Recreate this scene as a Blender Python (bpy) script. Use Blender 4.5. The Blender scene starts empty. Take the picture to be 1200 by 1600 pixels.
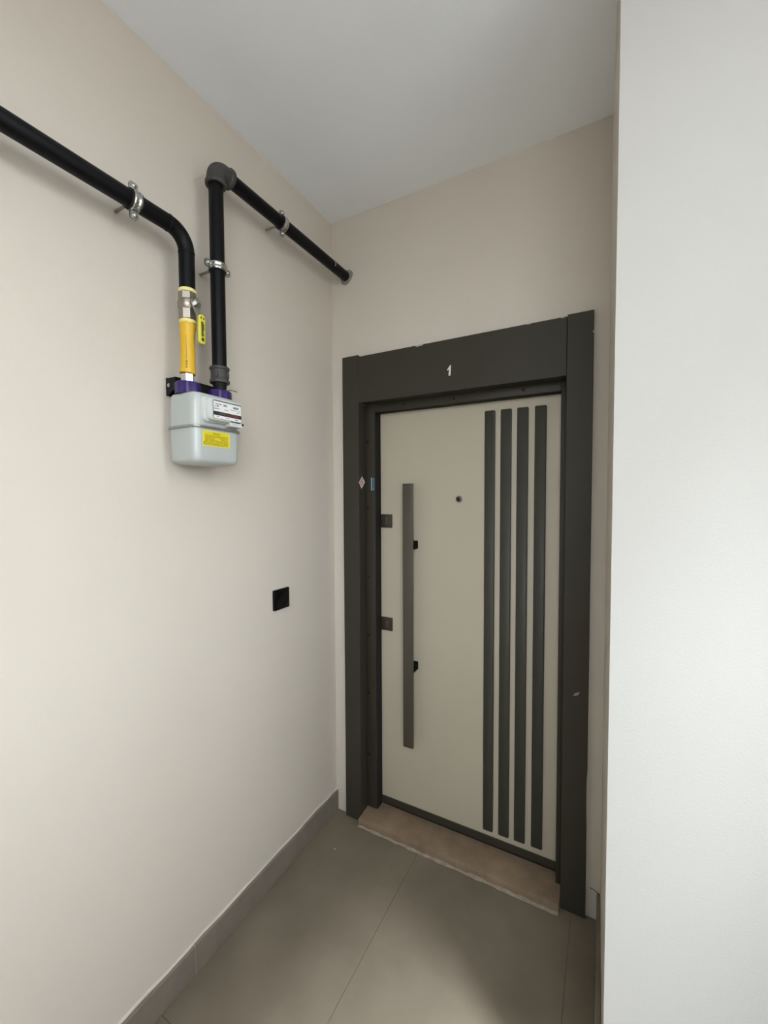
import bpy, bmesh, math, random
from mathutils import Vector, Matrix

random.seed(7)
S = bpy.context.scene
COL = S.collection
PI = math.pi

# ------------------------------------------------------------------ camera
CAM = Vector((1.1294, -1.5905, 1.5080))
YAW, PITCH, ROLL, FPX = 0.49690, 0.03965, -0.00481, 643.617
_f = Vector((-math.sin(YAW) * math.cos(PITCH), math.cos(YAW) * math.cos(PITCH), -math.sin(PITCH)))
_r = Vector((math.cos(YAW), math.sin(YAW), 0))
_u = _r.cross(_f)
R2 = _r * math.cos(ROLL) + _u * math.sin(ROLL)
U2 = -_r * math.sin(ROLL) + _u * math.cos(ROLL)
cd = bpy.data.cameras.new('camera')
cam = bpy.data.objects.new('camera', cd)
COL.objects.link(cam)
cam.matrix_world = Matrix(((R2.x, U2.x, -_f.x, CAM.x), (R2.y, U2.y, -_f.y, CAM.y), (R2.z, U2.z, -_f.z, CAM.z), (0, 0, 0, 1)))
cd.sensor_fit = 'VERTICAL'
cd.sensor_height = 36.0
cd.lens = 36.0 * FPX / 1600.0
cd.clip_start = 0.02
S.camera = cam

# ------------------------------------------------------------------ sky, daylight, exposure
W_STRENGTH = 7.0
world = bpy.data.worlds.new('overcast_sky')
S.world = world
world.use_nodes = True
nt = world.node_tree
for n in list(nt.nodes):
    nt.nodes.remove(n)
out = nt.nodes.new('ShaderNodeOutputWorld')
bg = nt.nodes.new('ShaderNodeBackground')
tc = nt.nodes.new('ShaderNodeTexCoord')
sx = nt.nodes.new('ShaderNodeSeparateXYZ')
rp = nt.nodes.new('ShaderNodeValToRGB')
rp.color_ramp.elements[0].position = 0.46
rp.color_ramp.elements[0].color = (0.30, 0.29, 0.27, 1)
rp.color_ramp.elements[1].position = 0.54
rp.color_ramp.elements[1].color = (0.93, 0.97, 1.0, 1)
mr = nt.nodes.new('ShaderNodeMapRange')
mr.inputs['From Min'].default_value = -1
mr.inputs['From Max'].default_value = 1
nt.links.new(tc.outputs['Generated'], sx.inputs[0])
nt.links.new(sx.outputs['Z'], mr.inputs['Value'])
nt.links.new(mr.outputs[0], rp.inputs[0])
nt.links.new(rp.outputs[0], bg.inputs['Color'])
bg.inputs['Strength'].default_value = W_STRENGTH
nt.links.new(bg.outputs[0], out.inputs[0])

# room sizes (metres)
H = 2.75            # ceiling
W0, WN, YN = 1.1282, 1.1388, -0.60   # right wall of the recess, its near corner
XO, YR = 1.65, -2.40                 # outer wall with the side window, rear wall
XE, YO = 3.20, -1.55                 # unseen widening, added to bring rear light in from the right
WIN = (-1.36, -0.75, 0.95, 2.68)     # side window opening: y0, y1, z0, z1
WIN2 = (1.00, 3.10, 1.10, 2.72)      # rear window opening: x0, x1, z0, z1

def portal(name, loc, rot, sx_, sy_):
    l = bpy.data.lights.new(name, 'AREA')
    l.shape = 'RECTANGLE'
    l.size, l.size_y = sx_, sy_
    l.cycles.is_portal = True
    o = bpy.data.objects.new(name, l)
    COL.objects.link(o)
    o.location, o.rotation_euler = loc, rot
    return o
portal('window_portal', (XO + 0.02, (WIN[0] + WIN[1]) / 2, (WIN[2] + WIN[3]) / 2), (0, PI / 2, 0), WIN[3] - WIN[2], WIN[1] - WIN[0])

portal('rear_portal', ((WIN2[0] + WIN2[1]) / 2, YR - 0.16, (WIN2[2] + WIN2[3]) / 2), (PI / 2, 0, PI), WIN2[1] - WIN2[0], WIN2[3] - WIN2[2])

sl = bpy.data.lights.new('hazy_sun', 'SUN')
sl.energy = 30.0
sl.angle = math.radians(24)
sl.color = (0.88, 0.95, 1.0)
so = bpy.data.objects.new('hazy_sun', sl)
COL.objects.link(so)
SUN_EL, SUN_DIR = math.radians(69), Vector((-0.93, 0.37))
so.rotation_euler = Vector((SUN_DIR.x * math.cos(SUN_EL), SUN_DIR.y * math.cos(SUN_EL), -math.sin(SUN_EL))).to_track_quat('-Z', 'Y').to_euler()

S.view_settings.view_transform = 'Standard'
S.view_settings.look = 'None'
S.view_settings.gamma = 1
S.view_settings.use_curve_mapping = False
S.view_settings.exposure = 0.44
S.cycles.max_bounces = 12
S.cycles.diffuse_bounces = 8
S.cycles.glossy_bounces = 4
S.cycles.caustics_reflective = False

# ------------------------------------------------------------------ materials
def lin(c):
    return tuple(((v / 255) / 12.92 if v / 255 <= 0.04045 else ((v / 255 + 0.055) / 1.055) ** 2.4) for v in c) + (1.0,)

def mat(name, rgb, rough=0.5, metal=0.0, spec=0.5, noise=0.0, nscale=8.0, rgb2=None, bump=0.0, bscale=300.0, coat=0.0, rnoise=0.0):
    m = bpy.data.materials.new(name)
    m.use_nodes = True
    t = m.node_tree
    b = t.nodes['Principled BSDF']
    b.inputs['Roughness'].default_value = rough
    b.inputs['Metallic'].default_value = metal
    b.inputs['Specular IOR Level'].default_value = spec
    b.inputs['Coat Weight'].default_value = coat
    c1 = rgb if len(rgb) == 4 else tuple(rgb) + (1,)
    b.inputs['Base Color'].default_value = c1
    co = t.nodes.new('ShaderNodeTexCoord')
    if noise > 0 or rgb2:
        n = t.nodes.new('ShaderNodeTexNoise')
        n.inputs['Scale'].default_value = nscale
        n.inputs['Detail'].default_value = 6
        n.inputs['Roughness'].default_value = 0.6
        t.links.new(co.outputs['Object'], n.inputs['Vector'])
        r = t.nodes.new('ShaderNodeValToRGB')
        r.color_ramp.elements[0].position = 0.3
        r.color_ramp.elements[1].position = 0.7
        c2 = (rgb2 if rgb2 and len(rgb2) == 4 else (tuple(rgb2) + (1,) if rgb2 else tuple(v * (1 - noise) for v in c1[:3]) + (1,)))
        r.color_ramp.elements[0].color = c2
        r.color_ramp.elements[1].color = c1
        t.links.new(n.outputs['Fac'], r.inputs[0])
        t.links.new(r.outputs[0], b.inputs['Base Color'])
        if rnoise:
            q = t.nodes.new('ShaderNodeMapRange')
            q.inputs['To Min'].default_value = rough - rnoise
            q.inputs['To Max'].default_value = rough + rnoise
            t.links.new(n.outputs['Fac'], q.inputs['Value'])
            t.links.new(q.outputs[0], b.inputs['Roughness'])
    if bump > 0:
        n2 = t.nodes.new('ShaderNodeTexNoise')
        n2.inputs['Scale'].default_value = bscale
        n2.inputs['Detail'].default_value = 3
        t.links.new(co.outputs['Object'], n2.inputs['Vector'])
        bp = t.nodes.new('ShaderNodeBump')
        bp.inputs['Strength'].default_value = bump
        bp.inputs['Distance'].default_value = 0.002
        t.links.new(n2.outputs['Fac'], bp.inputs['Height'])
        t.links.new(bp.outputs[0], b.inputs['Normal'])
    return m

M = {}
M['wall'] = mat('wall_paint_beige', (0.615, 0.57, 0.505), 0.75, noise=0.03, nscale=2.5, bump=0.25, bscale=220)
M['wall_white'] = mat('wall_paint_pale', (0.47, 0.465, 0.445), 0.75, noise=0.02, nscale=2.5, bump=0.14, bscale=220)
M['ceiling'] = mat('ceiling_paint', (0.86, 0.895, 0.94), 0.85, noise=0.02, nscale=2.0, bump=0.15, bscale=160)
M['plaster'] = mat('raw_plaster', (0.62, 0.585, 0.53), 0.9, noise=0.15, nscale=60, bump=0.5, bscale=120)
M['tile'] = mat('floor_tile_concrete', (0.215, 0.182, 0.137), 0.42, spec=0.45, rgb2=(0.155, 0.130, 0.096), nscale=3.4, bump=0.04, bscale=60, rnoise=0.10)
M['grout'] = mat('tile_grout', (0.15, 0.13, 0.10), 0.9)
M['skirt'] = mat('skirting_tile', (0.22, 0.195, 0.16), 0.5, rgb2=(0.175, 0.153, 0.126), nscale=9)
M['skirt_grout'] = mat('skirting_grout', (0.36, 0.33, 0.28), 0.9)
M['marble'] = mat('threshold_stone', (0.31, 0.225, 0.15), 0.5, rgb2=(0.185, 0.134, 0.092), nscale=11, bump=0.05, bscale=90)
M['frame'] = mat('door_frame_laminate', (0.043, 0.039, 0.029), 0.5, spec=0.25, noise=0.08, nscale=5, bump=0.03, bscale=500)
M['fillet'] = mat('dirty_grout', (0.36, 0.31, 0.24), 0.9, noise=0.5, nscale=40)
M['jamb'] = mat('painted_steel_jamb', (0.038, 0.034, 0.025), 0.5, spec=0.25)
M['leaf'] = mat('door_leaf_greige', (0.45, 0.412, 0.325), 0.5, spec=0.35, noise=0.03, nscale=3)
M['slat'] = mat('door_slat_laminate', (0.047, 0.0435, 0.035), 0.5, spec=0.3, noise=0.08, nscale=5)
M['handle'] = mat('handle_bronze_grey', (0.085, 0.076, 0.060), 0.40, metal=0.3, noise=0.06, nscale=6)
M['black'] = mat('black_plastic', (0.006, 0.006, 0.006), 0.45)
M['post'] = mat('matt_black_post', (0.002, 0.002, 0.002), 0.7, spec=0.1)
M['gap'] = mat('dark_rubber_and_gap', (0.008, 0.007, 0.006), 0.9)  # rubber parts, and the black of the gap under the leaf
M['lock'] = mat('lock_plate_bronze', (0.052, 0.043, 0.035), 0.4, metal=0.4)
M['lockcyl'] = mat('worn_lock_cylinder', (0.13, 0.12, 0.11), 0.35, metal=0.8)
M['chrome'] = mat('brushed_chrome', (0.62, 0.62, 0.61), 0.25, metal=1.0)
M['steel'] = mat('zinc_steel', (0.60, 0.61, 0.60), 0.22, metal=1.0, noise=0.25, nscale=60)
M['nickel'] = mat('nickel_plated_brass', (0.36, 0.325, 0.28), 0.38, metal=1.0)
M['peep'] = mat('satin_steel_ring', (0.36, 0.35, 0.32), 0.22, metal=1.0)
M['lens'] = mat('peephole_glass', (0.02, 0.018, 0.014), 0.25)
M['pipe'] = mat('black_painted_pipe', (0.0025, 0.0028, 0.004), 0.42, spec=0.18)
M['fitting'] = mat('malleable_iron_grey', (0.055, 0.052, 0.05), 0.55, spec=0.4, noise=0.25, nscale=50, bump=0.2, bscale=200)
M['iron'] = mat('black_bracket_steel', (0.009, 0.011, 0.010), 0.6, spec=0.2, noise=0.3, nscale=40)
M['meter'] = mat('meter_grey_enamel', (0.43, 0.465, 0.46), 0.35, spec=0.5, coat=0.2)
M['meter_white'] = mat('index_housing_white', (0.55, 0.58, 0.57), 0.4)
M['rim'] = mat('meter_rim_steel', (0.33, 0.34, 0.34), 0.35, metal=0.7)
M['purple'] = mat('purple_plastic_cap', (0.028, 0.012, 0.115), 0.4)
M['hose'] = mat('yellow_gas_hose', (0.70, 0.43, 0.022), 0.45, noise=0.1, nscale=30)
M['tape'] = mat('pale_yellow_sealant', (0.82, 0.74, 0.30), 0.55)
M['lever'] = mat('yellow_lever_vinyl', (0.62, 0.58, 0.045), 0.45)
M['white_print'] = mat('white_print', (0.74, 0.76, 0.76), 0.5)
M['dark_print'] = mat('dark_print', (0.02, 0.02, 0.02), 0.6)
M['grey_print'] = mat('grey_print', (0.12, 0.13, 0.13), 0.6)
M['red_drum'] = mat('red_counter_drum', (0.10, 0.008, 0.012), 0.4)
M['yellow_label'] = mat('yellow_label', (0.66, 0.57, 0.015), 0.5)
M['yellow_edge'] = mat('yellow_label_edge', (0.68, 0.62, 0.14), 0.5)
M['olive_print'] = mat('olive_print', (0.36, 0.28, 0.01), 0.6)
M['olive_dark'] = mat('olive_dark_print', (0.20, 0.16, 0.01), 0.6)
M['switch'] = mat('black_glossy_switch', (0.003, 0.003, 0.0035), 0.22, spec=0.2)
M['sticker'] = mat('sticker_paper', (0.75, 0.66, 0.62), 0.6)
M['sticker_red'] = mat('sticker_red_print', (0.36, 0.12, 0.12), 0.6)
M['sticker_blue'] = mat('sticker_blue_print', (0.06, 0.15, 0.23), 0.5)
M['number'] = mat('number_white_vinyl', (0.72, 0.72, 0.69), 0.5)
M['scuff'] = mat('chipped_paint', (0.42, 0.42, 0.39), 0.8)
M['winframe'] = mat('white_pvc', (0.8, 0.8, 0.8), 0.4)

# ------------------------------------------------------------------ mesh helpers
def bm_box(bm, x0, x1, y0, y1, z0, z1, bev=0.0, seg=2):
    vs = [bm.verts.new((x, y, z)) for x in (x0, x1) for y in (y0, y1) for z in (z0, z1)]
    q = [(0, 1, 3, 2), (4, 6, 7, 5), (0, 4, 5, 1), (2, 3, 7, 6), (0, 2, 6, 4), (1, 5, 7, 3)]
    fs = [bm.faces.new([vs[i] for i in f]) for f in q]
    if bev > 0:
        es = list({e for f in fs for e in f.edges})
        bmesh.ops.bevel(bm, geom=es, offset=bev, segments=seg, affect='EDGES', profile=0.5)

def bm_prism(bm, pts, a, b, axis):
    """polygon pts (in the two other axes, cyclic order) between a and b along axis"""
    def P(u, v, t):
        return {0: (t, u, v), 1: (u, t, v), 2: (u, v, t)}[axis]
    lo = [bm.verts.new(P(u, v, a)) for u, v in pts]
    hi = [bm.verts.new(P(u, v, b)) for u, v in pts]
    n = len(pts)
    bm.faces.new(lo[::-1])
    bm.faces.new(hi)
    for i in range(n):
        bm.faces.new((lo[i], lo[(i + 1) % n], hi[(i + 1) % n], hi[i]))

def bm_sweep(bm, path, r, n=24, cap=True):
    """round tube along a path; r a number or one per point"""
    path = [Vector(p) for p in path]
    rs = r if isinstance(r, (list, tuple)) else [r] * len(path)
    t0 = (path[1] - path[0]).normalized()
    ref = Vector((1, 0, 0)) if abs(t0.x) < 0.9 else Vector((0, 0, 1))
    a = (ref - t0 * ref.dot(t0)).normalized()
    rings = []
    for i, p in enumerate(path):
        if i == 0:
            t = t0
        elif i == len(path) - 1:
            t = (path[i] - path[i - 1]).normalized()
        else:
            t = ((path[i] - path[i - 1]).normalized() + (path[i + 1] - path[i]).normalized()).normalized()
        a = (a - t * a.dot(t)).normalized()
        b = t.cross(a)
        rings.append([bm.verts.new(p + (a * math.cos(2 * PI * k / n) + b * math.sin(2 * PI * k / n)) * rs[i]) for k in range(n)])
    for i in range(len(rings) - 1):
        for k in range(n):
            bm.faces.new((rings[i][k], rings[i][(k + 1) % n], rings[i + 1][(k + 1) % n], rings[i + 1][k]))
    if cap:
        bm.faces.new(rings[0][::-1])
        bm.faces.new(rings[-1])

def bm_lathe(bm, prof, origin, axis=2, n=32, closed=False, phase=0.0):
    """prof: (radius, t along axis); closed = profile is a loop (ring)"""
    o = Vector(origin)
    def P(r, t, an):
        c, s = r * math.cos(an), r * math.sin(an)
        return o + Vector({0: (t, c, s), 1: (c, t, s), 2: (c, s, t)}[axis])
    rings = [[bm.verts.new(P(r, t, phase + 2 * PI * k / n)) for k in range(n)] for r, t in prof]
    m = len(rings)
    for i in range(m if closed else m - 1):
        A, B = rings[i], rings[(i + 1) % m]
        for k in range(n):
            bm.faces.new((A[k], A[(k + 1) % n], B[(k + 1) % n], B[k]))
    if not closed:
        bm.faces.new(rings[0][::-1])
        bm.faces.new(rings[-1])

def rrect(u0, u1, v0, v1, rad, seg=6):
    rad = min(rad, (u1 - u0) / 2 - 1e-5, (v1 - v0) / 2 - 1e-5)
    pts = []
    for cu, cv, a0 in ((u1 - rad, v1 - rad, 0), (u0 + rad, v1 - rad, PI / 2), (u0 + rad, v0 + rad, PI), (u1 - rad, v0 + rad, 1.5 * PI)):
        for k in range(seg + 1):
            an = a0 + PI / 2 * k / seg
            pts.append((cu + rad * math.cos(an), cv + rad * math.sin(an)))
    return pts

def bm_loft(bm, layers, axis, seg=6):
    """layers: (t, u0, u1, v0, v1, rad) rounded rectangles stacked along axis"""
    def P(u, v, t):
        return {0: (t, u, v), 1: (u, t, v), 2: (u, v, t)}[axis]
    rings = [[bm.verts.new(P(u, v, L[0])) for u, v in rrect(*L[1:], seg=seg)] for L in layers]
    n = len(rings[0])
    for A, B in zip(rings, rings[1:]):
        for k in range(n):
            bm.faces.new((A[k], A[(k + 1) % n], B[(k + 1) % n], B[k]))
    bm.faces.new(rings[0][::-1])
    bm.faces.new(rings[-1])

def obj(name, bm, m, parent=None, smooth=None):
    bmesh.ops.recalc_face_normals(bm, faces=bm.faces[:])
    me = bpy.data.meshes.new(name)
    bm.to_mesh(me)
    bm.free()
    me.materials.append(m)
    if smooth is not None:
        me.polygons.foreach_set('use_smooth', [True] * len(me.polygons))
        try:
            me.set_sharp_from_angle(angle=math.radians(smooth))
        except Exception:
            pass
    o = bpy.data.objects.new(name, me)
    COL.objects.link(o)
    if parent is not None:
        o.parent = parent
        o.matrix_parent_inverse = parent_matrix(parent).inverted()
    return o

def parent_matrix(p):
    m = Matrix.LocRotScale(p.location, p.rotation_euler, p.scale)
    if p.parent is not None:
        m = parent_matrix(p.parent) @ p.matrix_parent_inverse @ m
    return m

def box(name, m, x0, x1, y0, y1, z0, z1, parent=None, bev=0.0, seg=2):
    bm = bmesh.new()
    bm_box(bm, x0, x1, y0, y1, z0, z1, bev, seg)
    return obj(name, bm, m, parent, smooth=35 if bev else None)

def struct(o, label=None):
    o['kind'] = 'structure'
    if label:
        o['label'] = label
    return o

def thing(name, label, cat, loc, group=None):
    o = bpy.data.objects.new(name, None)
    COL.objects.link(o)
    o.empty_display_size = 0.05
    o.location = loc
    o['label'], o['category'] = label, cat
    if group:
        o['group'] = group
    return o

def tag(o, label, cat, group=None):
    o['label'], o['category'] = label, cat
    if group:
        o['group'] = group
    return o

def text_bm(body, size, to_world, depth=0.0002, bold=0.0, xs=1.0):
    """flat lettering as mesh; to_world maps (u, v, d) to a point"""
    c = bpy.data.curves.new('lettering', 'FONT')
    c.body = body
    c.size = size
    c.align_x, c.align_y = 'CENTER', 'CENTER'
    c.offset = bold
    c.resolution_u = 3
    o = bpy.data.objects.new('lettering', c)
    COL.objects.link(o)
    dg = bpy.context.evaluated_depsgraph_get()
    dg.update()
    me = bpy.data.meshes.new_from_object(o.evaluated_get(dg))
    bm = bmesh.new()
    bm.from_mesh(me)
    bpy.data.objects.remove(o)
    bpy.data.curves.remove(c)
    bpy.data.meshes.remove(me)
    for v in bm.verts:
        v.co = Vector(to_world(v.co.x * xs, v.co.y, depth))
    return bm

# ------------------------------------------------------------------ the room shell
T = 0.14
struct(box('wall_left', M['wall'], -T, 0, YR - T, 0.22, -0.1, H))
bm = bmesh.new()
bm_box(bm, 0, 0.11, 0, 0.22, -0.1, H)
bm_box(bm, 1.04, W0 + 0.05, 0, 0.22, -0.1, H)
bm_box(bm, 0.11, 1.04, 0, 0.22, 1.97, H)
wall_back = struct(obj('wall_back', bm, M['wall']))
bm = bmesh.new()
bm_prism(bm, [(W0, 0.0), (WN, YN), (XO, YN), (XO, 0.22), (W0, 0.22)], -0.1, H, 2)
wall_right = struct(obj('wall_right', bm, M['wall_white']))
# the recess side of that corner carries the beige paint
wall_right.data.materials.append(M['wall'])
for p in wall_right.data.polygons:
    if p.normal.x < -0.9:
        p.material_index = 1
bm = bmesh.new()
y0, y1, z0, z1 = WIN
bm_box(bm, XO, XO + 0.2, YO, y0, -0.1, H)
bm_box(bm, XO, XO + 0.2, y1, 0.22, -0.1, H)
bm_box(bm, XO, XO + 0.2, y0, y1, -0.1, z0)
bm_box(bm, XO, XO + 0.2, y0, y1, z1, H)
bm_box(bm, XO + 0.2, XE, YO, YO + 0.2, -0.1, H)
bm_box(bm, XE, XE + 0.2, YR - T, YO + 0.2, -0.1, H)
struct(obj('wall_outer', bm, M['wall_white']))
bm = bmesh.new()
x0, x1, z2, z3 = WIN2
bm_box(bm, 0, x0, YR - T, YR, -0.1, H)
bm_box(bm, x1, XE, YR - T, YR, -0.1, H)
bm_box(bm, x0, x1, YR - T, YR, -0.1, z2)
bm_box(bm, x0, x1, YR - T, YR, z3, H)
struct(obj('wall_rear', bm, M['wall_white']))
win = struct(box('window_2', M['winframe'], x0, x1, YR - 0.10, YR - 0.04, z2, z2 + 0.05))
box('window_head', M['winframe'], x0, x1, YR - 0.10, YR - 0.04, z3 - 0.05, z3, win)
for xx in (x0, x1 - 0.05):
    box('window_post', M['winframe'], xx, xx + 0.05, YR - 0.10, YR - 0.04, z2 + 0.05, z3 - 0.05, win)
bm = bmesh.new()
bm_prism(bm, [(-T, 0.22), (-T, YR - T), (XE + 0.2, YR - T), (XE + 0.2, YO + 0.2), (XO + 0.2, YO + 0.2), (XO + 0.2, 0.22)], H, H + 0.12, 2)
struct(obj('ceiling', bm, M['ceiling']))
# window: a white frame with mullions round two panes left open to the sky
win = struct(box('window_1', M['winframe'], XO + 0.06, XO + 0.12, y0, y1, z0, z0 + 0.05))
box('window_head', M['winframe'], XO + 0.06, XO + 0.12, y0, y1, z1 - 0.05, z1, win)
for yy in (y0, (y0 + y1) / 2 - 0.025, y1 - 0.05):
    box('window_post', M['winframe'], XO + 0.06, XO + 0.12, yy, yy + 0.05, z0 + 0.05, z1 - 0.05, win)

# floor: screed with each tile a piece of its own, fine joints
bm = bmesh.new()
bm_prism(bm, [(-T, 0.22), (-T, YR - T), (XE + 0.2, YR - T), (XE + 0.2, YO + 0.2), (XO + 0.2, YO + 0.2), (XO + 0.2, 0.22)], -0.12, -0.0028, 2)
floor = struct(obj('floor', bm, M['grout']))
g = 0.0012
xs = [0.0, 0.447, 1.036, XO]
ys = [YR, -2.10, -0.90, 0.0]
def tile(x0, x1, y0, y1):
    bm = bmesh.new()
    bm_box(bm, x0 + g / 2, x1 - g / 2, y0 + g / 2, y1 - g / 2, -0.0027, 0.0, 0.0005, 1)
    return obj('tile', bm, M['tile'], floor)
for i in range(len(xs) - 1):
    for j in range(len(ys) - 1):
        if ys[j + 1] > YN and xs[i + 1] > W0:
            if xs[i] < W0:
                tile(xs[i], W0, YN, 0.0)
            tile(xs[i], xs[i + 1], ys[j], YN)
        else:
            tile(xs[i], xs[i + 1], ys[j], ys[j + 1])
for xa, xb in ((XO, 2.235), (2.235, 2.825), (2.825, XE)):
    tile(xa, xb, YR, YO)
# skirting tiles on the left wall and in the right corner
BH = 0.096
bl = struct(box('baseboard_left', M['skirt_grout'], 0, 0.0095, YR, -0.001, 0, BH - 0.003))
cuts = [-0.001, -0.080, -0.185, -0.785, -1.385, -1.985, YR]
for a, b in zip(cuts, cuts[1:]):
    dz = random.uniform(-0.0015, 0.0015)
    dx = random.uniform(-0.0006, 0.0006)
    box('skirting_tile', M['skirt'], 0.0005, 0.012 + dx, b + 0.0013, a - 0.0013, 0.0015, BH + dz, bl, 0.0012, 1)
# rough plaster lip that the painters left above the skirting
bm = bmesh.new()
N = 60
rows = []
for k in range(N + 1):
    y = -0.001 + (YR + 0.002) * k / N
    h = BH + 0.006 + random.uniform(-0.002, 0.004)
    d = 0.0035 + random.uniform(-0.0015, 0.002)
    rows.append([bm.verts.new((0.0002, y, BH - 0.004)), bm.verts.new((d, y, BH - 0.002)), bm.verts.new((d, y, h - 0.003)), bm.verts.new((0.0002, y, h))])
for A, B in zip(rows, rows[1:]):
    for q in range(3):
        bm.faces.new((A[q], B[q], B[q + 1], A[q + 1]))
obj('plaster_lip', bm, M['wall'], bl, smooth=60)

br = struct(box('baseboard_right', M['skirt_grout'], W0 - 0.0075, W0 + 0.004, YN + 0.004, -0.002, 0, BH - 0.004))
bm = bmesh.new()
bm_prism(bm, [(W0 - 0.012, -0.002), (WN - 0.012, YN), (WN - 0.001, YN), (W0 - 0.001, -0.002)], 0.0015, BH, 2)
obj('skirting_tile', bm, M['skirt'], br)
bf = struct(box('baseboard_front', M['skirt_grout'], WN + 0.001, XO, YN - 0.009, YN, 0, BH - 0.003))
for k in range(1):
    a = WN - 0.011 + k * 0.6
    box('skirting_tile', M['skirt'], a + 0.001, min(a + 0.599, XO - 0.001), YN - 0.012, YN - 0.0005, 0.0015, BH, bf, 0.0012, 1)
# crack in the plaster right of the door, above the skirting
bm = bmesh.new()
pts = [(1.094, 0.108), (1.102, 0.1075), (1.110, 0.1045), (1.118, 0.100), (1.127, 0.095)]
wd = [0.0008, 0.0012, 0.001, 0.0018, 0.0022]
bm_prism(bm, [(p[0], p[1] - w) for p, w in zip(pts, wd)] + [(p[0], p[1] + w) for p, w in zip(pts, wd)][::-1], -0.0008, 0.004, 1)
obj('plaster_crack', bm, M['gap'], wall_back)

# stone threshold
bm = bmesh.new()
bm_box(bm, 0.150, 0.998, -0.046, 0.20, 0.0, 0.036, 0.004, 2)
thr = struct(obj('trim_1', bm, M['marble'], smooth=40), 'worn brown stone threshold under the dark framed entrance door')
bm = bmesh.new()   # grout fillet along the foot of the stone
rows = []
for k in range(41):
    x = 0.150 + 0.845 * k / 40
    h, d = 0.009 + random.uniform(-0.004, 0.004), 0.006 + random.uniform(-0.003, 0.003)
    rows.append([bm.verts.new((x, -0.0458, h)), bm.verts.new((x, -0.0458 - d * 0.45, h * 0.5)), bm.verts.new((x, -0.0458 - d, 0.0003))])
for A, B in zip(rows, rows[1:]):
    for q in range(2):
        bm.faces.new((A[q], B[q], B[q + 1], A[q + 1]))
obj('grout_fillet', bm, M['fillet'], thr, smooth=60)

# ------------------------------------------------------------------ the entrance door
FY, JY, LY = -0.020, 0.040, 0.085     # planes: architrave face, jamb face, leaf face
XL0, XL1, XR0, XR1 = 0.066, 0.150, 0.999, 1.0815
ZH0, ZH1, ZS = 1.920, 2.1225, 2.1275
door = bpy.data.objects.new('door_1', None)
COL.objects.link(door)
door.location = (0.57, 0, 0)
struct(door, 'greige steel entrance door with four dark vertical slats in a wide dark frame')
stl = box('architrave_stile', M['frame'], XL0, XL1 - 0.0007, FY, 0.0, 0.001, ZS + 0.003, door, 0.0015, 1)
box('architrave_return', M['frame'], XL1 - 0.018, XL1, FY + 0.002, JY + 0.03, 0.037, ZH0, stl)
stR = box('architrave_stile', M['frame'], XR0 + 0.0007, XR1, FY, 0.0, 0.003, ZS, door, 0.0015, 1)
box('architrave_return', M['frame'], XR0, XR0 + 0.018, FY + 0.002, JY + 0.03, 0.037, ZH0, stR)
head = box('architrave_head', M['frame'], XL1 + 0.0005, XR0 - 0.0005, FY + 0.0006, 0.0, ZH0, ZH1, door, 0.0012, 1)
box('architrave_return', M['frame'], XL1, XR0, FY + 0.003, JY + 0.03, ZH0 + 0.0005, ZH0 + 0.018, head)
# paint chips along the frame's upper edge and sides
for x0, x1, zz, hh in ((0.420, 0.468, ZH1, 0.006), (0.86, 0.885, ZH1, 0.003), (0.975, 0.995, ZH1, 0.004)):
    bm = bmesh.new()
    bm_prism(bm, [(x0, zz + 0.001), (x0 + 0.3 * (x1 - x0), zz - hh), (x0 + 0.75 * (x1 - x0), zz - 0.8 * hh), (x1, zz + 0.001)], FY - 0.0004, FY + 0.004, 1)
    obj('chipped_edge', bm, M['scuff'], head)
for pts in ([(XR1 + 0.0006, 0.55), (XR1 - 0.0016, 0.50), (XR1 - 0.0012, 0.40), (XR1 + 0.0006, 0.33)],
            [(XR1 + 0.0006, 2.062), (XR1 - 0.004, 2.055), (XR1 + 0.0006, 2.049)]):
    bm = bmesh.new()
    bm_prism(bm, pts, FY - 0.0004, FY + 0.003, 1)
    obj('chipped_edge', bm, M['scuff'], stR)
for q in range(3):
    bm = bmesh.new()
    a = 1.033 + q * 0.002
    z = 0.799 + q * 0.004
    bm_prism(bm, [(a, z), (a + 0.016, z + 0.007), (a + 0.017, z + 0.009), (a + 0.002, z + 0.0025)], FY - 0.0003, FY + 0.001, 1)
    obj('scratch', bm, M['scuff'], stR)
# door number on the head board
bm = bmesh.new()
cx, cz, k = 0.5725, 2.000, 0.0205
one = [(-0.42, 0.18), (-0.32, 0.02), (0.02, 0.33), (-0.10, -0.98), (0.34, -0.98), (0.46, 0.98), (0.22, 0.95)]
bm_prism(bm, [(cx + 0.5 * u * 0.9 * 0.0405, cz + v * k) for u, v in one], FY - 0.0012, FY + 0.001, 1)
obj('door_number', bm, M['number'], head)

# steel jamb: left post, right post, head, with rebate seals behind
jl = box('jamb', M['jamb'], XL1 + 0.001, 0.1985, JY, 0.20, 0.037, 1.921, door, 0.002, 2)
jr = box('jamb', M['jamb'], 0.977, XR0 - 0.001, JY, 0.20, 0.037, 1.921, door, 0.002, 2)
jt = box('jamb', M['jamb'], 0.1985, 0.977, JY, 0.20, 1.884, 1.921, door, 0.002, 2)
box('rubber_seal', M['gap'], 0.1985, 0.2035, LY + 0.02, 0.20, 0.037, 1.884, jl)
box('gasket', M['gap'], 0.1980, 0.2005, JY + 0.004, LY + 0.02, 0.037, 1.8838, jl)
box('gasket', M['gap'], 0.2006, 0.977, JY + 0.012, LY - 0.002, 1.8825, 1.8845, jt)
def screw(x, z, par):
    bm = bmesh.new()
    bm_lathe(bm, [(0.0001, -0.0016), (0.0035, -0.0015), (0.0062, -0.0008), (0.0070, 0.0015)], (x, JY, z), axis=1, n=12)
    obj('screw', bm, M['gap'], par, smooth=50)
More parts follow.
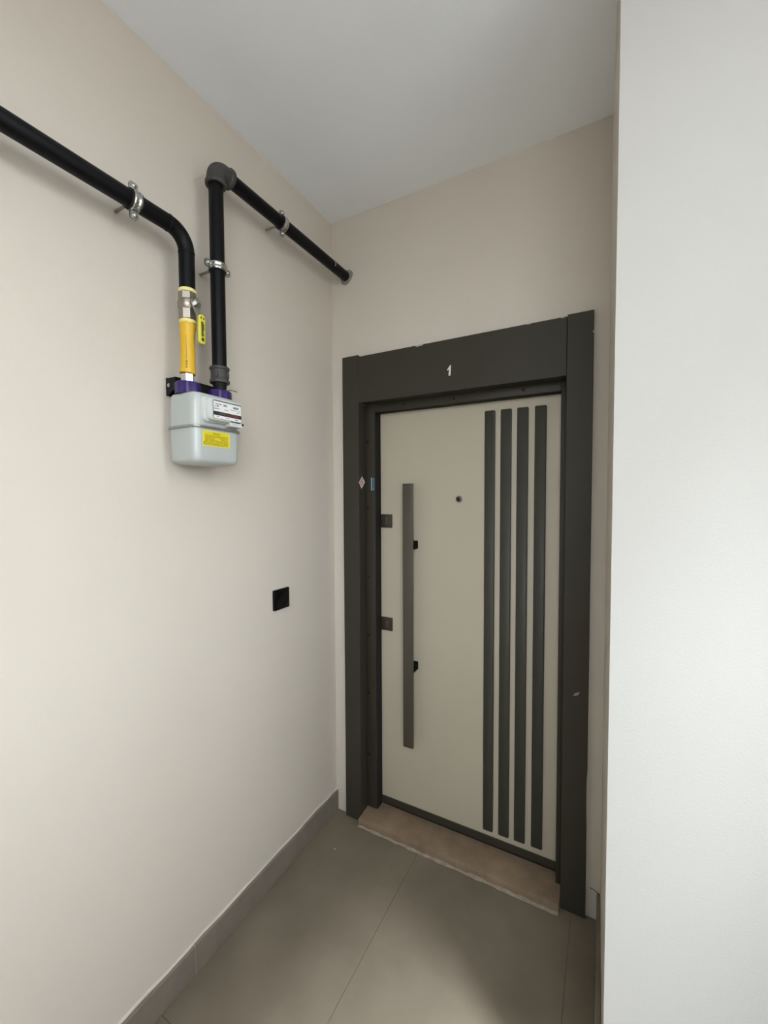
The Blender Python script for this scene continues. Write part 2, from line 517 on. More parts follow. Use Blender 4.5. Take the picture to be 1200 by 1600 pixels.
for z in (1.752, 1.45, 1.13, 0.858, 0.585, 0.29):
    screw(0.161, z, jl)
for x in (0.345, 0.572, 0.845):
    screw(x, 1.9035, jt)
# two stickers left on the frame
st1 = bmesh.new()
cz = 1.5665
P = lambda u, v, d: (XL1 + 0.0004 + d, u, v)
bm_prism(st1, [(-0.0185, cz + 0.0015), (0.008, cz + 0.029), (0.0335, cz + 0.004), (0.003, cz - 0.026)], XL1, XL1 + 0.0006, 0)
s1 = obj('sticker', st1, M['sticker'], stl)
s1['label'] = 'tilted white sticker with red print'
bm = bmesh.new()
du, dv = Vector((0.0265, 0.0275)), Vector((0.021, -0.027))
o2 = Vector((-0.0185, cz + 0.0015))
for row, (a, b) in enumerate(((0.14, 0.90), (0.18, 0.80))):
    v0 = 0.16 + row * 0.36
    t = a
    while t < b:
        w = random.uniform(0.06, 0.11)
        c = [o2 + du * p + dv * q for p, q in ((t, v0), (t + w, v0), (t + w, v0 + 0.22), (t, v0 + 0.22))]
        bm_prism(bm, [(q.x, q.y) for q in c], XL1 + 0.0006, XL1 + 0.0009, 0)
        t += w + 0.03
obj('sticker_print', bm, M['sticker_red'], stl)['kind'] = 'stuff'
s2 = box('sticker', M['sticker_blue'], 0.1815, 0.1965, JY - 0.0006, JY, 1.532, 1.588, jl)
s2['label'] = 'small blue sticker with a white edge'
box('sticker_edge', M['number'], 0.1795, 0.1818, JY - 0.0007, JY, 1.531, 1.590, jl)
for z in (1.546, 1.556, 1.566, 1.574):
    box('sticker_print', M['dark_print'], 0.186, 0.193 - 0.002 * (z > 1.56), JY - 0.0009, JY - 0.0006, z, z + 0.004, jl)

# the leaf and what is fixed on it
leaf = box('door_leaf', M['leaf'], 0.2040, 0.9765, LY, 0.150, 0.082, 1.8835, door, 0.001, 1)
box('bottom_strip', M['jamb'], 0.2040, 0.9765, LY - 0.004, 0.145, 0.052, 0.0818, leaf, 0.001, 1)
box('bottom_gap_fill', M['gap'], 0.2040, 0.9765, LY + 0.006, 0.140, 0.0365, 0.0518, leaf)  # black box fills the gap under the leaf, shade put into colour
for x0, x1, zb in ((0.690, 0.7305, 0.108), (0.7535, 0.795, 0.1095), (0.8165, 0.858, 0.111), (0.882, 0.9235, 0.113)):
    bm = bmesh.new()
    d = 0.012
    # slats backprojected at the leaf plane; stood proud of it
    bm_loft(bm, [(LY, x0, x1, zb, 1.8465, 0.004), (LY - d + 0.003, x0, x1, zb, 1.8465, 0.004), (LY - d, x0 + 0.003, x1 - 0.003, zb + 0.003, 1.8435, 0.004)], 1, seg=3)
    obj('slat', bm, M['slat'], leaf, smooth=40)
# pull handle: square bar on two short black posts
HX0, HX1, HZ0, HZ1 = 0.3425, 0.3905, 0.392, 1.5575
HY = 0.030
bar = box('pull_bar', M['handle'], HX0, HX1, HY, HY + 0.011, HZ0, HZ1, leaf, 0.002, 2)
box('end_cap', M['black'], HX0 + 0.001, HX1 - 0.001, HY + 0.001, HY + 0.010, HZ1 - 0.0002, HZ1 + 0.0022, bar)
box('end_cap', M['black'], HX0 + 0.001, HX1 - 0.001, HY + 0.001, HY + 0.010, HZ0 - 0.004, HZ0 + 0.0002, bar)
for z in (1.290, 0.744):
    bm = bmesh.new()
    bm_loft(bm, [(HY + 0.010, 0.366, 0.392, z - 0.018, z + 0.018, 0.004), (LY, 0.366, 0.392, z - 0.018, z + 0.018, 0.004)], 1, seg=3)
    obj('handle_post', bm, M['post'], leaf, smooth=40)
# two lock plates with cylinder keyholes
for z0, z1 in ((1.3605, 1.4225), (0.881, 0.943)):
    pl = box('lock_plate', M['lock'], 0.2065, 0.2645, LY - 0.006, LY, z0, z1, leaf, 0.0012, 2)
    zc, xc = (z0 + z1) / 2 + 0.001, 0.2375
    bm = bmesh.new()
    bm_lathe(bm, [(0.0001, LY - 0.0070), (0.0042, LY - 0.0070), (0.0050, LY - 0.0062), (0.0050, LY - 0.003)], (xc, 0, zc + 0.009), axis=1, n=20)
    bm_loft(bm, [(LY - 0.004, xc - 0.0028, xc + 0.0028, zc - 0.016, zc + 0.006, 0.002), (LY - 0.0070, xc - 0.0025, xc + 0.0025, zc - 0.0157, zc + 0.006, 0.002)], 1, seg=3)
    obj('lock_cylinder', bm, M['lockcyl'], pl, smooth=40)
    box('keyhole', M['chrome'], xc - 0.0009, xc + 0.0011, LY - 0.0074, LY - 0.0068, zc + 0.0065, zc + 0.0115, pl)
# peephole
bm = bmesh.new()
bm_lathe(bm, [(0.0085, -0.001), (0.0092, -0.0065), (0.0125, -0.0060), (0.0145, -0.0025), (0.0148, 0.001), (0.0085, 0.001)], (0.5800, LY, 1.4915), axis=1, n=36, closed=True)
peep = obj('peephole', bm, M['peep'], leaf, smooth=50)
bm = bmesh.new()
bm_lathe(bm, [(0.0002, -0.0052), (0.004, -0.0048), (0.007, -0.0036), (0.0086, -0.0018), (0.0086, 0.0)], (0.5800, LY, 1.4915), axis=1, n=28)
obj('lens', bm, M['lens'], peep, smooth=60)

# ------------------------------------------------------------------ gas pipes on the left wall
AX = 0.079      # distance of the pipe axes from the wall
PR = 0.0212
YA, ZA = -0.8110, 2.2450      # left run: riser at y = YA, level at z = ZA
YB, ZB = -0.7060, 2.4940      # right run
def arc(cy, cz, r, a0, a1, n=10):
    return [(AX, cy + r * math.cos(a0 + (a1 - a0) * k / n), cz + r * math.sin(a0 + (a1 - a0) * k / n)) for k in range(n + 1)]

lp = thing('gas_pipe', 'black gas pipe running in from the left edge and bending down to the yellow hose', 'pipe', (AX, YA, 2.10), 'black gas pipes')
RB = 0.052
bm = bmesh.new()
bm_sweep(bm, [(AX, YR + 0.001, ZA)] + [(AX, y, ZA) for y in (-2.2, -1.6)] + arc(YA - RB, ZA - RB, RB, PI / 2, 0) + [(AX, YA, 2.0900)], PR, 28)
obj('pipe', bm, M['pipe'], lp, smooth=50)
for p, ax in (((AX, YA - RB - 0.002, ZA), 1), ((AX, YA, ZA - RB - 0.002), 2)):
    bm = bmesh.new()
    bm_lathe(bm, [(PR - 0.001, -0.003), (PR + 0.0008, -0.0018), (PR + 0.0013, 0), (PR + 0.0008, 0.0018), (PR - 0.001, 0.003)], p, axis=ax, n=28, closed=True)
    obj('weld_seam', bm, M['pipe'], lp, smooth=60)

rp_ = thing('gas_pipe', 'black gas pipe rising from the meter through a grey elbow into the back wall', 'pipe', (AX, YB, 1.85), 'black gas pipes')
bm = bmesh.new()
bm_sweep(bm, [(AX, YB, 1.885), (AX, YB, 2.445)], PR, 28)
obj('riser', bm, M['pipe'], rp_, smooth=50)
bm = bmesh.new()
bm_sweep(bm, [(AX, YB + 0.045, ZB), (AX, 0.0, ZB)], PR, 28)
hz = obj('level_pipe', bm, M['pipe'], rp_, smooth=50)
bm = bmesh.new()
bm_lathe(bm, [(PR + 0.0003, -0.0015), (PR + 0.0007, -0.0005), (PR + 0.0007, 0.0005), (PR + 0.0003, 0.0015)], (AX, -0.112, ZB), axis=1, n=28, closed=True)
# keep only a short stroke of that ring: a white tick of paint
dele = [v for v in bm.verts if not (v.co.x > AX + 0.012 and v.co.z < ZB + 0.016 and v.co.z > ZB - 0.012)]
bmesh.ops.delete(bm, geom=dele, context='VERTS')
obj('paint_tick', bm, M['number'], hz)
bm = bmesh.new()
re_ = 0.030
bm_sweep(bm, [(AX, YB, ZB - 0.050), (AX, YB, ZB - re_)] + arc(YB + re_, ZB - re_, re_, PI, PI / 2)[1:] + [(AX, YB + 0.052, ZB)], 0.0262, 28)
elb = obj('elbow', bm, M['fitting'], rp_, smooth=50)
elb['label'] = 'grey cast iron elbow fitting'
for p, ax, sg in (((AX, YB, ZB - 0.050), 2, 1), ((AX, YB + 0.052, ZB), 1, -1)):
    bm = bmesh.new()
    t = [(0.0225, -0.003 * sg), (0.0295, -0.003 * sg), (0.0305, 0.0), (0.0305, 0.007 * sg), (0.0268, 0.011 * sg), (0.0225, 0.011 * sg)]
    bm_lathe(bm, t, p, axis=ax, n=28, closed=True)
    obj('bead', bm, M['fitting'], elb, smooth=40)
# union coupling above the meter
bm = bmesh.new()
bm_lathe(bm, [(0.0222, 1.9015), (0.0285, 1.9015), (0.0295, 1.8985), (0.0290, 1.8945), (0.0265, 1.8925), (0.0255, 1.884), (0.0255, 1.872), (0.0268, 1.864), (0.0290, 1.862), (0.0295, 1.8575), (0.0285, 1.8535), (0.0222, 1.8535)], (AX, YB, 0), n=28)
cpl = obj('coupling', bm, M['fitting'], rp_, smooth=35)
cpl['label'] = 'grey cast iron coupling'
for an in (0.35, -1.0, 2.4):
    bm = bmesh.new()
    c, s = math.cos(an), math.sin(an)
    bm_box(bm, -0.003, 0.003, -0.004, 0.004, 1.868, 1.884, 0.001, 1)
    bmesh.ops.transform(bm, matrix=Matrix.Translation((AX + 0.0268 * c, YB + 0.0268 * s, 0)) @ Matrix.Rotation(an, 4, 'Z'), verts=bm.verts[:])
    obj('lug', bm, M['fitting'], cpl)
bm = bmesh.new()
bm_lathe(bm, [(0.0185, 1.8303), (0.0195, 1.846), (0.0215, 1.850), (0.0215, 1.8535)], (AX, YB, 0), n=28)
obj('nipple', bm, M['iron'], rp_, smooth=40)
# grey plaster collar where the pipe enters the back wall
bm = bmesh.new()
prof = []
rings = []
for k in range(28):
    an = 2 * PI * k / 28
    r = 0.0335 + 0.0025 * math.sin(3 * an + 0.6) + random.uniform(-0.001, 0.001)
    rings.append([bm.verts.new((AX + q * math.cos(an), yy, ZB + q * math.sin(an))) for q, yy in ((PR, -0.007), (PR + 0.004, -0.007), (r - 0.003, -0.0035), (r, 0.0))])
for k in range(28):
    A, B = rings[k], rings[(k + 1) % 28]
    for q in range(3):
        bm.faces.new((A[q], B[q], B[q + 1], A[q + 1]))
col_ = obj('wall_collar', bm, mat('mortar_grey', (0.27, 0.27, 0.25), 0.9, noise=0.35, nscale=90), rp_, smooth=50)

# pipe clamps: zinc split ring with two screwed ears, black liner, stud into the wall
CL = []
def clamp_meshes():
    out = {}
    bm = bmesh.new()
    ri, ro, w = PR + 0.0018, PR + 0.0042, 0.010
    prof = [(ri, -w), (ro, -w), (ro + 0.0012, -w * 0.75), (ro + 0.0012, -w * 0.45), (ro - 0.0004, -w * 0.2), (ro - 0.0004, w * 0.2), (ro + 0.0012, w * 0.45), (ro + 0.0012, w * 0.75), (ro, w), (ri, w)]
    bm_lathe(bm, prof, (0, 0, 0), axis=2, n=36, closed=True)
    for sg in (-1, 1):
        for x0 in (-0.0042, 0.0012):
            a, b = sg * (ro - 0.002), sg * (ro + 0.019)
            bm_loft(bm, [(x0, min(a, b), max(a, b), -w, w, 0.004), (x0 + 0.003, min(a, b), max(a, b), -w, w, 0.004)], 0, seg=3)
    out['band'] = (bm, M['steel'], 40)
    bm = bmesh.new()
    bm_lathe(bm, [(PR + 0.0002, -0.014), (PR + 0.003, -0.014), (PR + 0.0035, -0.0102), (PR + 0.0018, -0.0102), (PR + 0.0018, 0.0102), (PR + 0.0035, 0.0102), (PR + 0.003, 0.014), (PR + 0.0002, 0.014)], (0, 0, 0), axis=2, n=32, closed=True)
    out['liner'] = (bm, M['gap'], 40)
    for sg in (-1, 1):
        bm = bmesh.new()
        yc = sg * (PR + 0.0042 + 0.0105)
        bm_lathe(bm, [(0.0032, -0.0095), (0.0032, 0.0042), (0.0060, 0.0042), (0.0060, 0.0058), (0.0045, 0.0080), (0.0018, 0.0090)], (0, yc, 0), axis=0, n=18)
        out['screw' + ('' if sg < 0 else '.')] = (bm, M['steel'], 40)
    bm = bmesh.new()
    bm_lathe(bm, [(0.0038, -AX), (0.0038, -PR - 0.010), (0.0075, -PR - 0.010), (0.0075, -PR - 0.0035)], (0, 0, 0), axis=0, n=16)
    out['stud'] = (bm, M['nickel'], 40)
    return out
c0 = thing('pipe_clamp', 'zinc pipe clamp on the level left-hand pipe that runs to the picture edge', 'clamp', (0, 0, 0), 'zinc pipe clamps')
for nm, (bm, m, sm) in clamp_meshes().items():
    obj(nm.rstrip('.'), bm, m, c0, smooth=sm)
def place(root, loc, rot, label):
    r = root.copy()
    COL.objects.link(r)
    for ch in list(root.children):
        c = ch.copy()
        COL.objects.link(c)
        c.parent = r
    r.location, r.rotation_euler = loc, rot
    r['label'] = label
    return r
HR = (PI / 2, 0, 0)      # clamp round a level pipe: ears up and down
place(c0, (AX, -0.417, ZB), HR, 'zinc pipe clamp on the level pipe between the grey elbow and the back wall')
place(c0, (AX, YB, 2.200), (0, 0, 0), 'zinc pipe clamp round the upright pipe above the meter')
c0.location, c0.rotation_euler = (AX, -0.957, ZA), HR

# ------------------------------------------------------------------ shut-off valve
vv = thing('gas_valve', 'nickel ball valve with a yellow lever below the bent black pipe', 'valve', (AX, YA, 2.0))
bm = bmesh.new()
def hexa(r):   # facet look: eight-sided ends
    return r
bm_lathe(bm, [(0.0232, 2.0800), (0.0245, 2.0780), (0.0245, 2.0605), (0.0232, 2.0585)], (AX, YA, 0), n=8, phase=PI / 8)
bm_lathe(bm, [(0.0225, 2.0600), (0.0262, 2.0555), (0.0270, 2.047), (0.0262, 2.0385), (0.0232, 2.0330)], (AX, YA, 0), n=28)
bm_lathe(bm, [(0.0225, 2.0345), (0.0238, 2.0325), (0.0238, 2.0065), (0.0225, 2.0045)], (AX, YA, 0), n=8, phase=PI / 8)
body = obj('valve_body', bm, M['nickel'], vv, smooth=28)
for z0, z1, r in ((2.0795, 2.0905, 0.0230), (1.9945, 2.0050, 0.0230)):
    bm = bmesh.new()
    bm_lathe(bm, [(r - 0.002, z0), (r, z0 + 0.002), (r + 0.0006, (z0 + z1) / 2), (r, z1 - 0.002), (r - 0.002, z1)], (AX, YA, 0), n=28)
    o = obj('sealant_ring', bm, M['tape'], vv, smooth=50)
    o['label'] = 'pale yellow sealant ring'
bm = bmesh.new()
bm_lathe(bm, [(0.0115, 0.020), (0.0115, 0.0315), (0.0095, 0.033), (0.006, 0.033), (0.006, 0.0335)], (AX, YA, 2.047), axis=0, n=20)
obj('stem', bm, M['nickel'], vv, smooth=40)
bm = bmesh.new()
bm_lathe(bm, [(0.0088, 0.0365), (0.0088, 0.042), (0.006, 0.0435), (0.0045, 0.0465), (0.0001, 0.047)], (AX, YA, 2.047), axis=0, n=6)
obj('lever_nut', bm, M['chrome'], vv, smooth=30)
# flat lever: silver neck then yellow vinyl grip, bent outward a little
def strip(bm, stations, th):
    """stations: (z, x, y centre, half width)"""
    rings = []
    for z, x, y, hw in stations:
        rings.append([bm.verts.new((x, y - hw, z)), bm.verts.new((x, y + hw, z)), bm.verts.new((x + th, y + hw, z)), bm.verts.new((x + th, y - hw, z))])
    for A, B in zip(rings, rings[1:]):
        for k in range(4):
            bm.faces.new((A[k], A[(k + 1) % 4], B[(k + 1) % 4], B[k]))
    bm.faces.new(rings[0][::-1])
    bm.faces.new(rings[-1])
X0 = AX + 0.0335
bm = bmesh.new()
strip(bm, [(2.0605, X0, YA + 0.001, 0.006), (2.057, X0, YA + 0.001, 0.0125), (2.047, X0, YA + 0.001, 0.0145), (2.037, X0, YA + 0.001, 0.0125), (2.028, X0 + 0.001, YA + 0.002, 0.0095), (2.016, X0 + 0.006, YA + 0.004, 0.0090), (2.000, X0 + 0.010, YA + 0.006, 0.0090)], 0.003)
lev = obj('lever', bm, M['steel'], vv, smooth=30)
bm = bmesh.new()
LX, LYc = X0 + 0.0085, YA + 0.0085
bm_loft(bm, [(LX, LYc - 0.0100, LYc + 0.0100, 1.935, 2.0145, 0.0090), (LX + 0.001, LYc - 0.0107, LYc + 0.0107, 1.934, 2.0155, 0.0095), (LX + 0.006, LYc - 0.0107, LYc + 0.0107, 1.934, 2.0155, 0.0095), (LX + 0.0075, LYc - 0.0093, LYc + 0.0093, 1.9355, 2.014, 0.0085)], 0, seg=5)
grip = obj('lever_grip', bm, M['lever'], vv, smooth=50)
grip['label'] = 'yellow vinyl lever grip with dark lettering'
bm = bmesh.new()
xg = LX + 0.0076
z = 1.995
while z > 1.956:     # the unreadable dark wordmark: a column of heavy strokes
    hgt = random.uniform(0.0032, 0.0048)
    bm_box(bm, xg - 0.0004, xg + 0.0002, LYc - 0.0042, LYc + 0.0042 + random.choice((-0.0016, 0.0, 0.001)), z - hgt, z)
    z -= hgt + 0.0007
bm_loft(bm, [(xg - 0.0004, LYc - 0.0042, LYc + 0.0042, 1.9415, 1.9515, 0.004), (xg + 0.0002, LYc - 0.0042, LYc + 0.0042, 1.9415, 1.9515, 0.004)], 0, seg=4)
bm_box(bm, xg - 0.0004, xg + 0.0002, LYc - 0.006, LYc - 0.002, 2.003, 2.008)
bm_box(bm, xg - 0.0004, xg + 0.0002, LYc + 0.003, LYc + 0.006, 2.002, 2.007)
obj('lettering', bm, mat('brown_print', (0.035, 0.028, 0.005), 0.6), grip)['kind'] = 'stuff'

# ------------------------------------------------------------------ yellow hose
hs = thing('gas_hose', 'short yellow sleeved gas hose between the ball valve and the meter', 'hose', (AX, YA, 1.83))
YI = -0.8165
pts, rr = [], []
for k in range(25):
    s = k / 24
    z = 1.9935 - s * (1.9935 - 1.8545)
    y = YA + (YI - YA) * s - 0.0012 * math.sin(PI * 2 * s)
    pts.append((AX, y, z))
    r = 0.0202 + 0.0022 * math.exp(-((s - 0.04) / 0.05) ** 2) - 0.0008 * math.sin(PI * s) + 0.0010 * math.exp(-((s - 0.97) / 0.05) ** 2)
    rr.append(r)
bm = bmesh.new()
bm_sweep(bm, pts, rr, 28)
tube = obj('hose_sleeve', bm, M['hose'], hs, smooth=60)
bm = bmesh.new()
bm_lathe(bm, [(0.0165, 1.8290), (0.0178, 1.8305), (0.0178, 1.853), (0.0165, 1.8545)], (AX, YI, 0), n=6, phase=0.18)
f = obj('hose_fitting', bm, M['chrome'], hs, smooth=25)
f['label'] = 'bright chrome hexagon fitting'
# dark print running up the sleeve
bm = bmesh.new()
def on_hose(ang, z, r=0.0206):
    s = (1.9935 - z) / (1.9935 - 1.8545)
    y = YA + (YI - YA) * s - 0.0012 * math.sin(PI * 2 * s)
    return (AX + r * math.cos(ang), y + r * math.sin(ang), z)
def hose_mark(a0, a1, z0, z1):
    rr_ = 0.0216 if z1 > 1.985 else 0.0206
    vs = [bm.verts.new(on_hose(a, zz, rr_)) for a, zz in ((a0, z0), (a1, z0), (a1, z1), (a0, z1))]
    bm.faces.new(vs)
A0 = -0.82
for zc in (1.8845, 1.8765, 1.8685):
    for dz in (0.0, 0.0022):
        hose_mark(A0 - 0.10, A0 + 0.10, zc + dz - 0.0018, zc + dz + 0.0014)
    hose_mark(A0 - 0.02, A0 + 0.13, zc - 0.001, zc + 0.002)
zz = 1.893
while zz < 1.957:
    h = random.uniform(0.002, 0.005)
    hose_mark(A0 - 0.035, A0 + 0.035, zz, zz + h)
    zz += h + 0.0012
obj('hose_print', bm, M['olive_dark'], tube)['kind'] = 'stuff'

# ------------------------------------------------------------------ gas meter
gm = thing('gas_meter', 'pale grey gas meter with yellow warning label hanging on the left wall', 'meter', (0.085, -0.7625, 1.605))
MX0, MX1, MY0, MY1 = 0.022, 0.1410, -0.8445, -0.6840
def case(layers):
    bm = bmesh.new()
    bm_loft(bm, [(z, MX0 + i, MX1 - i, MY0 + i, MY1 - i, rd) for z, i, rd in layers], 2, seg=8)
    return bm
obj('lower_case', case([(1.5985, 0.030, 0.014), (1.6000, 0.020, 0.017), (1.6035, 0.0085, 0.020), (1.6085, 0.0035, 0.022), (1.614, 0.0015, 0.023), (1.640, 0.0006, 0.023), (1.699, 0.0, 0.023)]), M['meter'], gm, smooth=40)
obj('upper_case', case([(1.705, 0.0, 0.023), (1.760, 0.0008, 0.023), (1.786, 0.0015, 0.023), (1.7925, 0.003, 0.022), (1.7965, 0.0065, 0.020), (1.798, 0.012, 0.017)]), M['meter'], gm, smooth=40)
obj('rim_band', case([(1.6985, -0.001, 0.024), (1.6990, -0.0052, 0.027), (1.7005, -0.0062, 0.028), (1.7040, -0.0062, 0.028), (1.7055, -0.0050, 0.027), (1.7060, -0.001, 0.024)]), M['rim'], gm, smooth=40)
# index housing with its white plate
bm = bmesh.new()
bm_loft(bm, [(0.120, -0.8230, -0.6950, 1.7155, 1.7870, 0.016), (0.146, -0.8230, -0.6950, 1.7155, 1.7870, 0.016), (0.150, -0.8205, -0.6975, 1.7180, 1.7850, 0.015)], 0, seg=6)
bm_loft(bm, [(0.148, -0.8165, -0.7010, 1.7200, 1.7840, 0.013), (0.164, -0.8155, -0.7020, 1.7205, 1.7830, 0.012), (0.167, -0.8130, -0.7040, 1.7225, 1.7810, 0.011)], 0, seg=6)
bm_loft(bm, [(0.140, -0.7450, -0.7010, 1.7090, 1.7260, 0.003), (0.1655, -0.7450, -0.7010, 1.7105, 1.7260, 0.003), (0.167, -0.7435, -0.7025, 1.7120, 1.7250, 0.002)], 0, seg=3)
idx = obj('index_housing', bm, M['meter_white'], gm, smooth=40)
IY0, IY1, IZ0, IZ1, IX = -0.8035, -0.7065, 1.7262, 1.7745, 0.167
bm = bmesh.new()
bm_loft(bm, [(IX - 0.001, IY0 - 0.0015, IY1 + 0.0015, IZ0 - 0.0012, IZ1 + 0.0022, 0.004), (IX + 0.0008, IY0 - 0.0015, IY1 + 0.0015, IZ0 - 0.0012, IZ1 + 0.0022, 0.004)], 0, seg=4)
obj('plate_border', bm, M['grey_print'], idx)
bm = bmesh.new()
bm_loft(bm, [(IX, IY0, IY1, IZ0, IZ1, 0.003), (IX + 0.0013, IY0, IY1, IZ0, IZ1, 0.003)], 0, seg=4)
obj('index_plate', bm, M['white_print'], idx)
FX = IX + 0.0013
def iz(f):
    return IZ1 - f * (IZ1 - IZ0)
def iy(f):
    return IY0 + f * (IY1 - IY0)
box('counter_band', M['dark_print'], FX - 0.0005, FX + 0.0004, IY0, IY1, iz(0.815), iz(0.595), idx)
box('red_drums', M['red_drum'], FX, FX + 0.0006, iy(0.50), iy(0.92), iz(0.800), iz(0.610), idx)
bm = text_bm('0 2 6 1 1 1 7 2 0 4', 0.0092, lambda u, v, d: (FX + 0.0008, iy(0.53) + u, iz(0.705) + v), xs=0.92)
obj('counter_digits', bm, mat('faint_digit_print', (0.22, 0.20, 0.19), 0.5), idx)
bm = bmesh.new()
def pbar(f0, f1, g0, g1):
    bm_box(bm, FX - 0.0003, FX + 0.0003, iy(f0), iy(f1), iz(g1), iz(g0))
random.seed(3)
def words(f0, f1, g0, g1):
    t = f0
    while t < f1:
        w = random.uniform(0.012, 0.05)
        pbar(t, min(t + w, f1), g0, g1)
        t += w + 0.012
words(0.06, 0.28, 0.14, 0.20)
words(0.33, 0.48, 0.13, 0.24)
words(0.70, 0.90, 0.14, 0.26)
words(0.02, 0.17, 0.29, 0.33)
words(0.12, 0.18, 0.24, 0.33)
words(0.01, 0.20, 0.42, 0.47)
words(0.36, 0.52, 0.42, 0.45)
words(0.60, 0.76, 0.34, 0.37)
words(0.78, 0.84, 0.32, 0.36)
pbar(0.90, 0.94, 0.34, 0.39)
pbar(0.84, 0.90, 0.44, 0.48)
words(0.10, 0.18, 0.86, 0.91)
words(0.42, 0.55, 0.88, 0.91)
words(0.76, 0.88, 0.87, 0.94)
obj('plate_print', bm, M['grey_print'], idx)['kind'] = 'stuff'
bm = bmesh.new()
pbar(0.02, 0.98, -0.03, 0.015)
obj('plate_top_line', bm, M['dark_print'], idx)  # dark line along the top edge of the index plate
bm = bmesh.new()
bm_lathe(bm, [(0.0001, -0.005), (0.0035, -0.004), (0.0035, 0.004), (0.0001, 0.005)], (0.164, -0.7000, 1.7215), axis=1, n=12)
obj('seal', bm, M['black'], idx, smooth=50)
# yellow warning label on the lower case
LY0, LY1, LZ0, LZ1 = -0.8205, -0.7255, 1.6490, 1.6935
lx = MX1 - 0.0004
bm = bmesh.new()
bm_loft(bm, [(lx - 0.004, LY0, LY1, LZ0, LZ1, 0.003), (lx + 0.0006, LY0, LY1, LZ0, LZ1, 0.003)], 0, seg=3)
yl = obj('warning_label', bm, M['yellow_edge'], gm)
yl['label'] = 'yellow printed warning label'
box('label_field', M['yellow_label'], lx, lx + 0.0008, LY0 + 0.004, LY1 - 0.004, LZ0 + 0.003, LZ1 - 0.003, yl)
bm = text_bm('DİKKAT', 0.0068, lambda u, v, d: (lx + 0.0011, (LY0 + LY1) / 2 + u, LZ1 - 0.0075 + v), bold=0.00015)
obj('label_heading', bm, M['olive_dark'], yl)
bm = bmesh.new()
for r in range(9):
    z = LZ1 - 0.0125 - r * 0.0033
    t = LY0 + 0.008
    while t < LY1 - 0.010:
        w = random.uniform(0.004, 0.016)
        if not (0.40 < (t - LY0) / (LY1 - LY0) < 0.52 and r in (2, 3)):
            bm_box(bm, lx + 0.0005, lx + 0.0010, t, min(t + w, LY1 - 0.008), z - 0.0021, z)
        t += w + 0.0016
obj('label_text', bm, M['olive_print'], yl)['kind'] = 'stuff'
bm = bmesh.new()
bm_box(bm, lx + 0.0005, lx + 0.0010, LY0 + 0.0035, LY0 + 0.0065, LZ0 + 0.004, LZ0 + 0.013)
obj('label_mark', bm, M['olive_dark'], yl)
# purple ribbed caps over the two meter unions
def cap(y, name):
    bm = bmesh.new()
    n = 48
    def ring(r, z, rib):
        return [bm.verts.new((AX + (r + (rib if k % 6 in (0, 1, 2) else 0)) * math.cos(2 * PI * k / n), y + (r + (rib if k % 6 in (0, 1, 2) else 0)) * math.sin(2 * PI * k / n), z)) for k in range(n)]
    rs = [ring(0.0320, 1.7975, 0.0022), ring(0.0320, 1.826, 0.0022), ring(0.0300, 1.8295, 0.001), ring(0.0190, 1.8300, 0)]
    for A, B in zip(rs, rs[1:]):
        for k in range(n):
            bm.faces.new((A[k], A[(k + 1) % n], B[(k + 1) % n], B[k]))
    bm.faces.new(rs[0][::-1])
    bm.faces.new(rs[-1])
    return obj(name, bm, M['purple'], gm, smooth=35)
cap(YI, 'union_cap')
cap(YB - 0.001, 'union_cap')
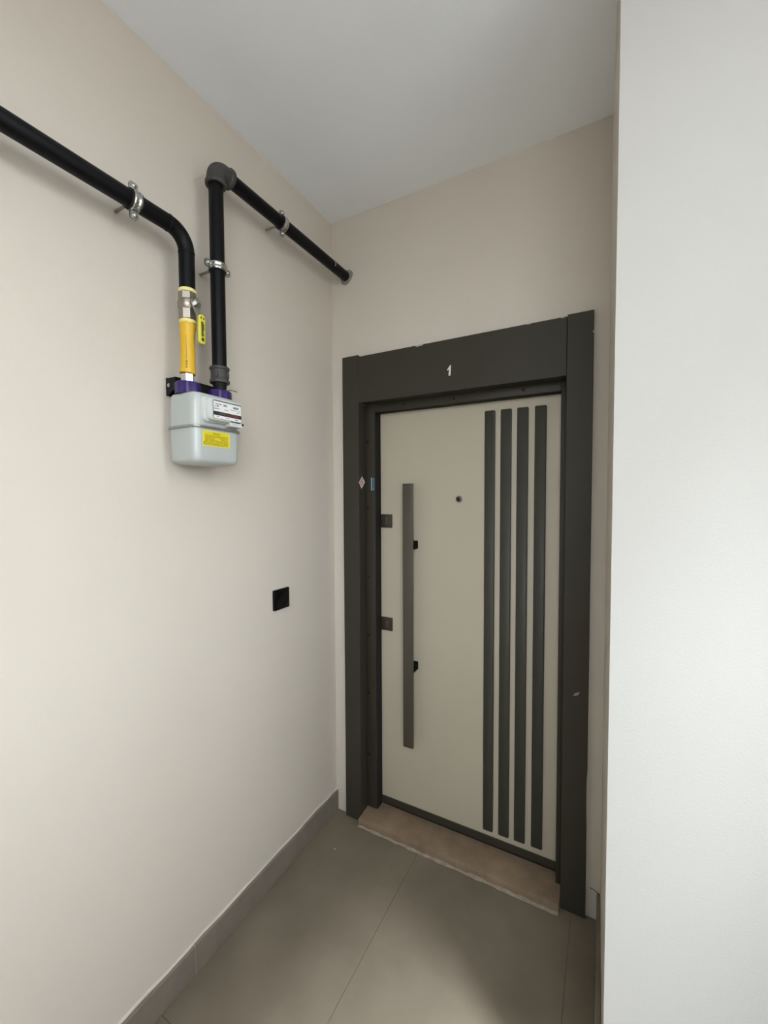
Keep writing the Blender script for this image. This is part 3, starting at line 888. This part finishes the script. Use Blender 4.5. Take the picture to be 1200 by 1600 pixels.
# black steel bracket behind the unions, fixed to the wall
bm = bmesh.new()
BX = 0.045
bm_box(bm, 0.0, 0.004, -0.830, -0.664, 1.8005, 1.852, 0.001, 1)
bm_box(bm, 0.002, BX, -0.830, -0.664, 1.846, 1.8495, 0.001, 1)
bm_box(bm, BX - 0.004, BX, -0.830, -0.664, 1.812, 1.8495, 0.001, 1)
bm_prism(bm, [(0.002, 1.8005), (0.012, 1.8005), (0.030, 1.812), (BX, 1.814), (BX, 1.8490), (0.002, 1.8490)], -0.831, -0.8275, 1)
bm_prism(bm, [(0.002, 1.8005), (0.012, 1.8005), (0.030, 1.812), (BX, 1.814), (BX, 1.8490), (0.002, 1.8490)], -0.6665, -0.663, 1)
bk = obj('bracket', bm, M['iron'], gm, smooth=35)
bk['label'] = 'black steel wall bracket'
bm = bmesh.new()
bm_lathe(bm, [(0.0060, -0.8305), (0.0060, -0.8325), (0.0035, -0.8345), (0.0001, -0.835)], (0.016, 0, 1.828), axis=1, n=14)
obj('screw', bm, M['steel'], bk, smooth=40)
bm = bmesh.new()
bm_sweep(bm, [(AX + 0.010, -0.680, 1.838), (AX + 0.010, -0.662, 1.840), (AX + 0.006, -0.645, 1.840)], 0.0016, 8)
obj('sealing_wire', bm, M['steel'], bk, smooth=50)

# ------------------------------------------------------------------ black blank switch
sw = thing('wall_switch', 'square glossy black switch on the beige left wall', 'switch', (0, -0.3695, 1.104))
SY0, SY1, SZ0, SZ1 = -0.4125, -0.3265, 1.0640, 1.1440
bm = bmesh.new()
bm_loft(bm, [(0.0, SY0, SY1, SZ0, SZ1, 0.004), (0.0075, SY0, SY1, SZ0, SZ1, 0.004), (0.0095, SY0 + 0.002, SY1 - 0.002, SZ0 + 0.002, SZ1 - 0.002, 0.003)], 0, seg=4)
obj('switch_frame', bm, M['switch'], sw, smooth=45)
bm = bmesh.new()
bm_loft(bm, [(0.009, SY0 + 0.0085, SY1 - 0.0085, SZ0 + 0.0085, SZ1 - 0.0085, 0.002), (0.0112, SY0 + 0.0085, SY1 - 0.0085, SZ0 + 0.0085, SZ1 - 0.0085, 0.002), (0.0120, SY0 + 0.0095, SY1 - 0.0095, SZ0 + 0.0095, SZ1 - 0.0095, 0.002)], 0, seg=3)
obj('rocker', bm, M['switch'], sw, smooth=45)

# ------------------------------------------------------------------ crumb of plaster on the floor
bm = bmesh.new()
bmesh.ops.create_icosphere(bm, subdivisions=2, radius=0.0024)
for v in bm.verts:
    v.co *= random.uniform(0.75, 1.15)
lo = min(v.co.z for v in bm.verts)
bmesh.ops.translate(bm, vec=(0, 0, -lo), verts=bm.verts[:])
cr = obj('plaster_crumb', bm, M['number'])
cr.location = (0.128, -0.199, 0.0)
tag(cr, 'tiny white plaster crumb on the floor tile before the door', 'crumb')
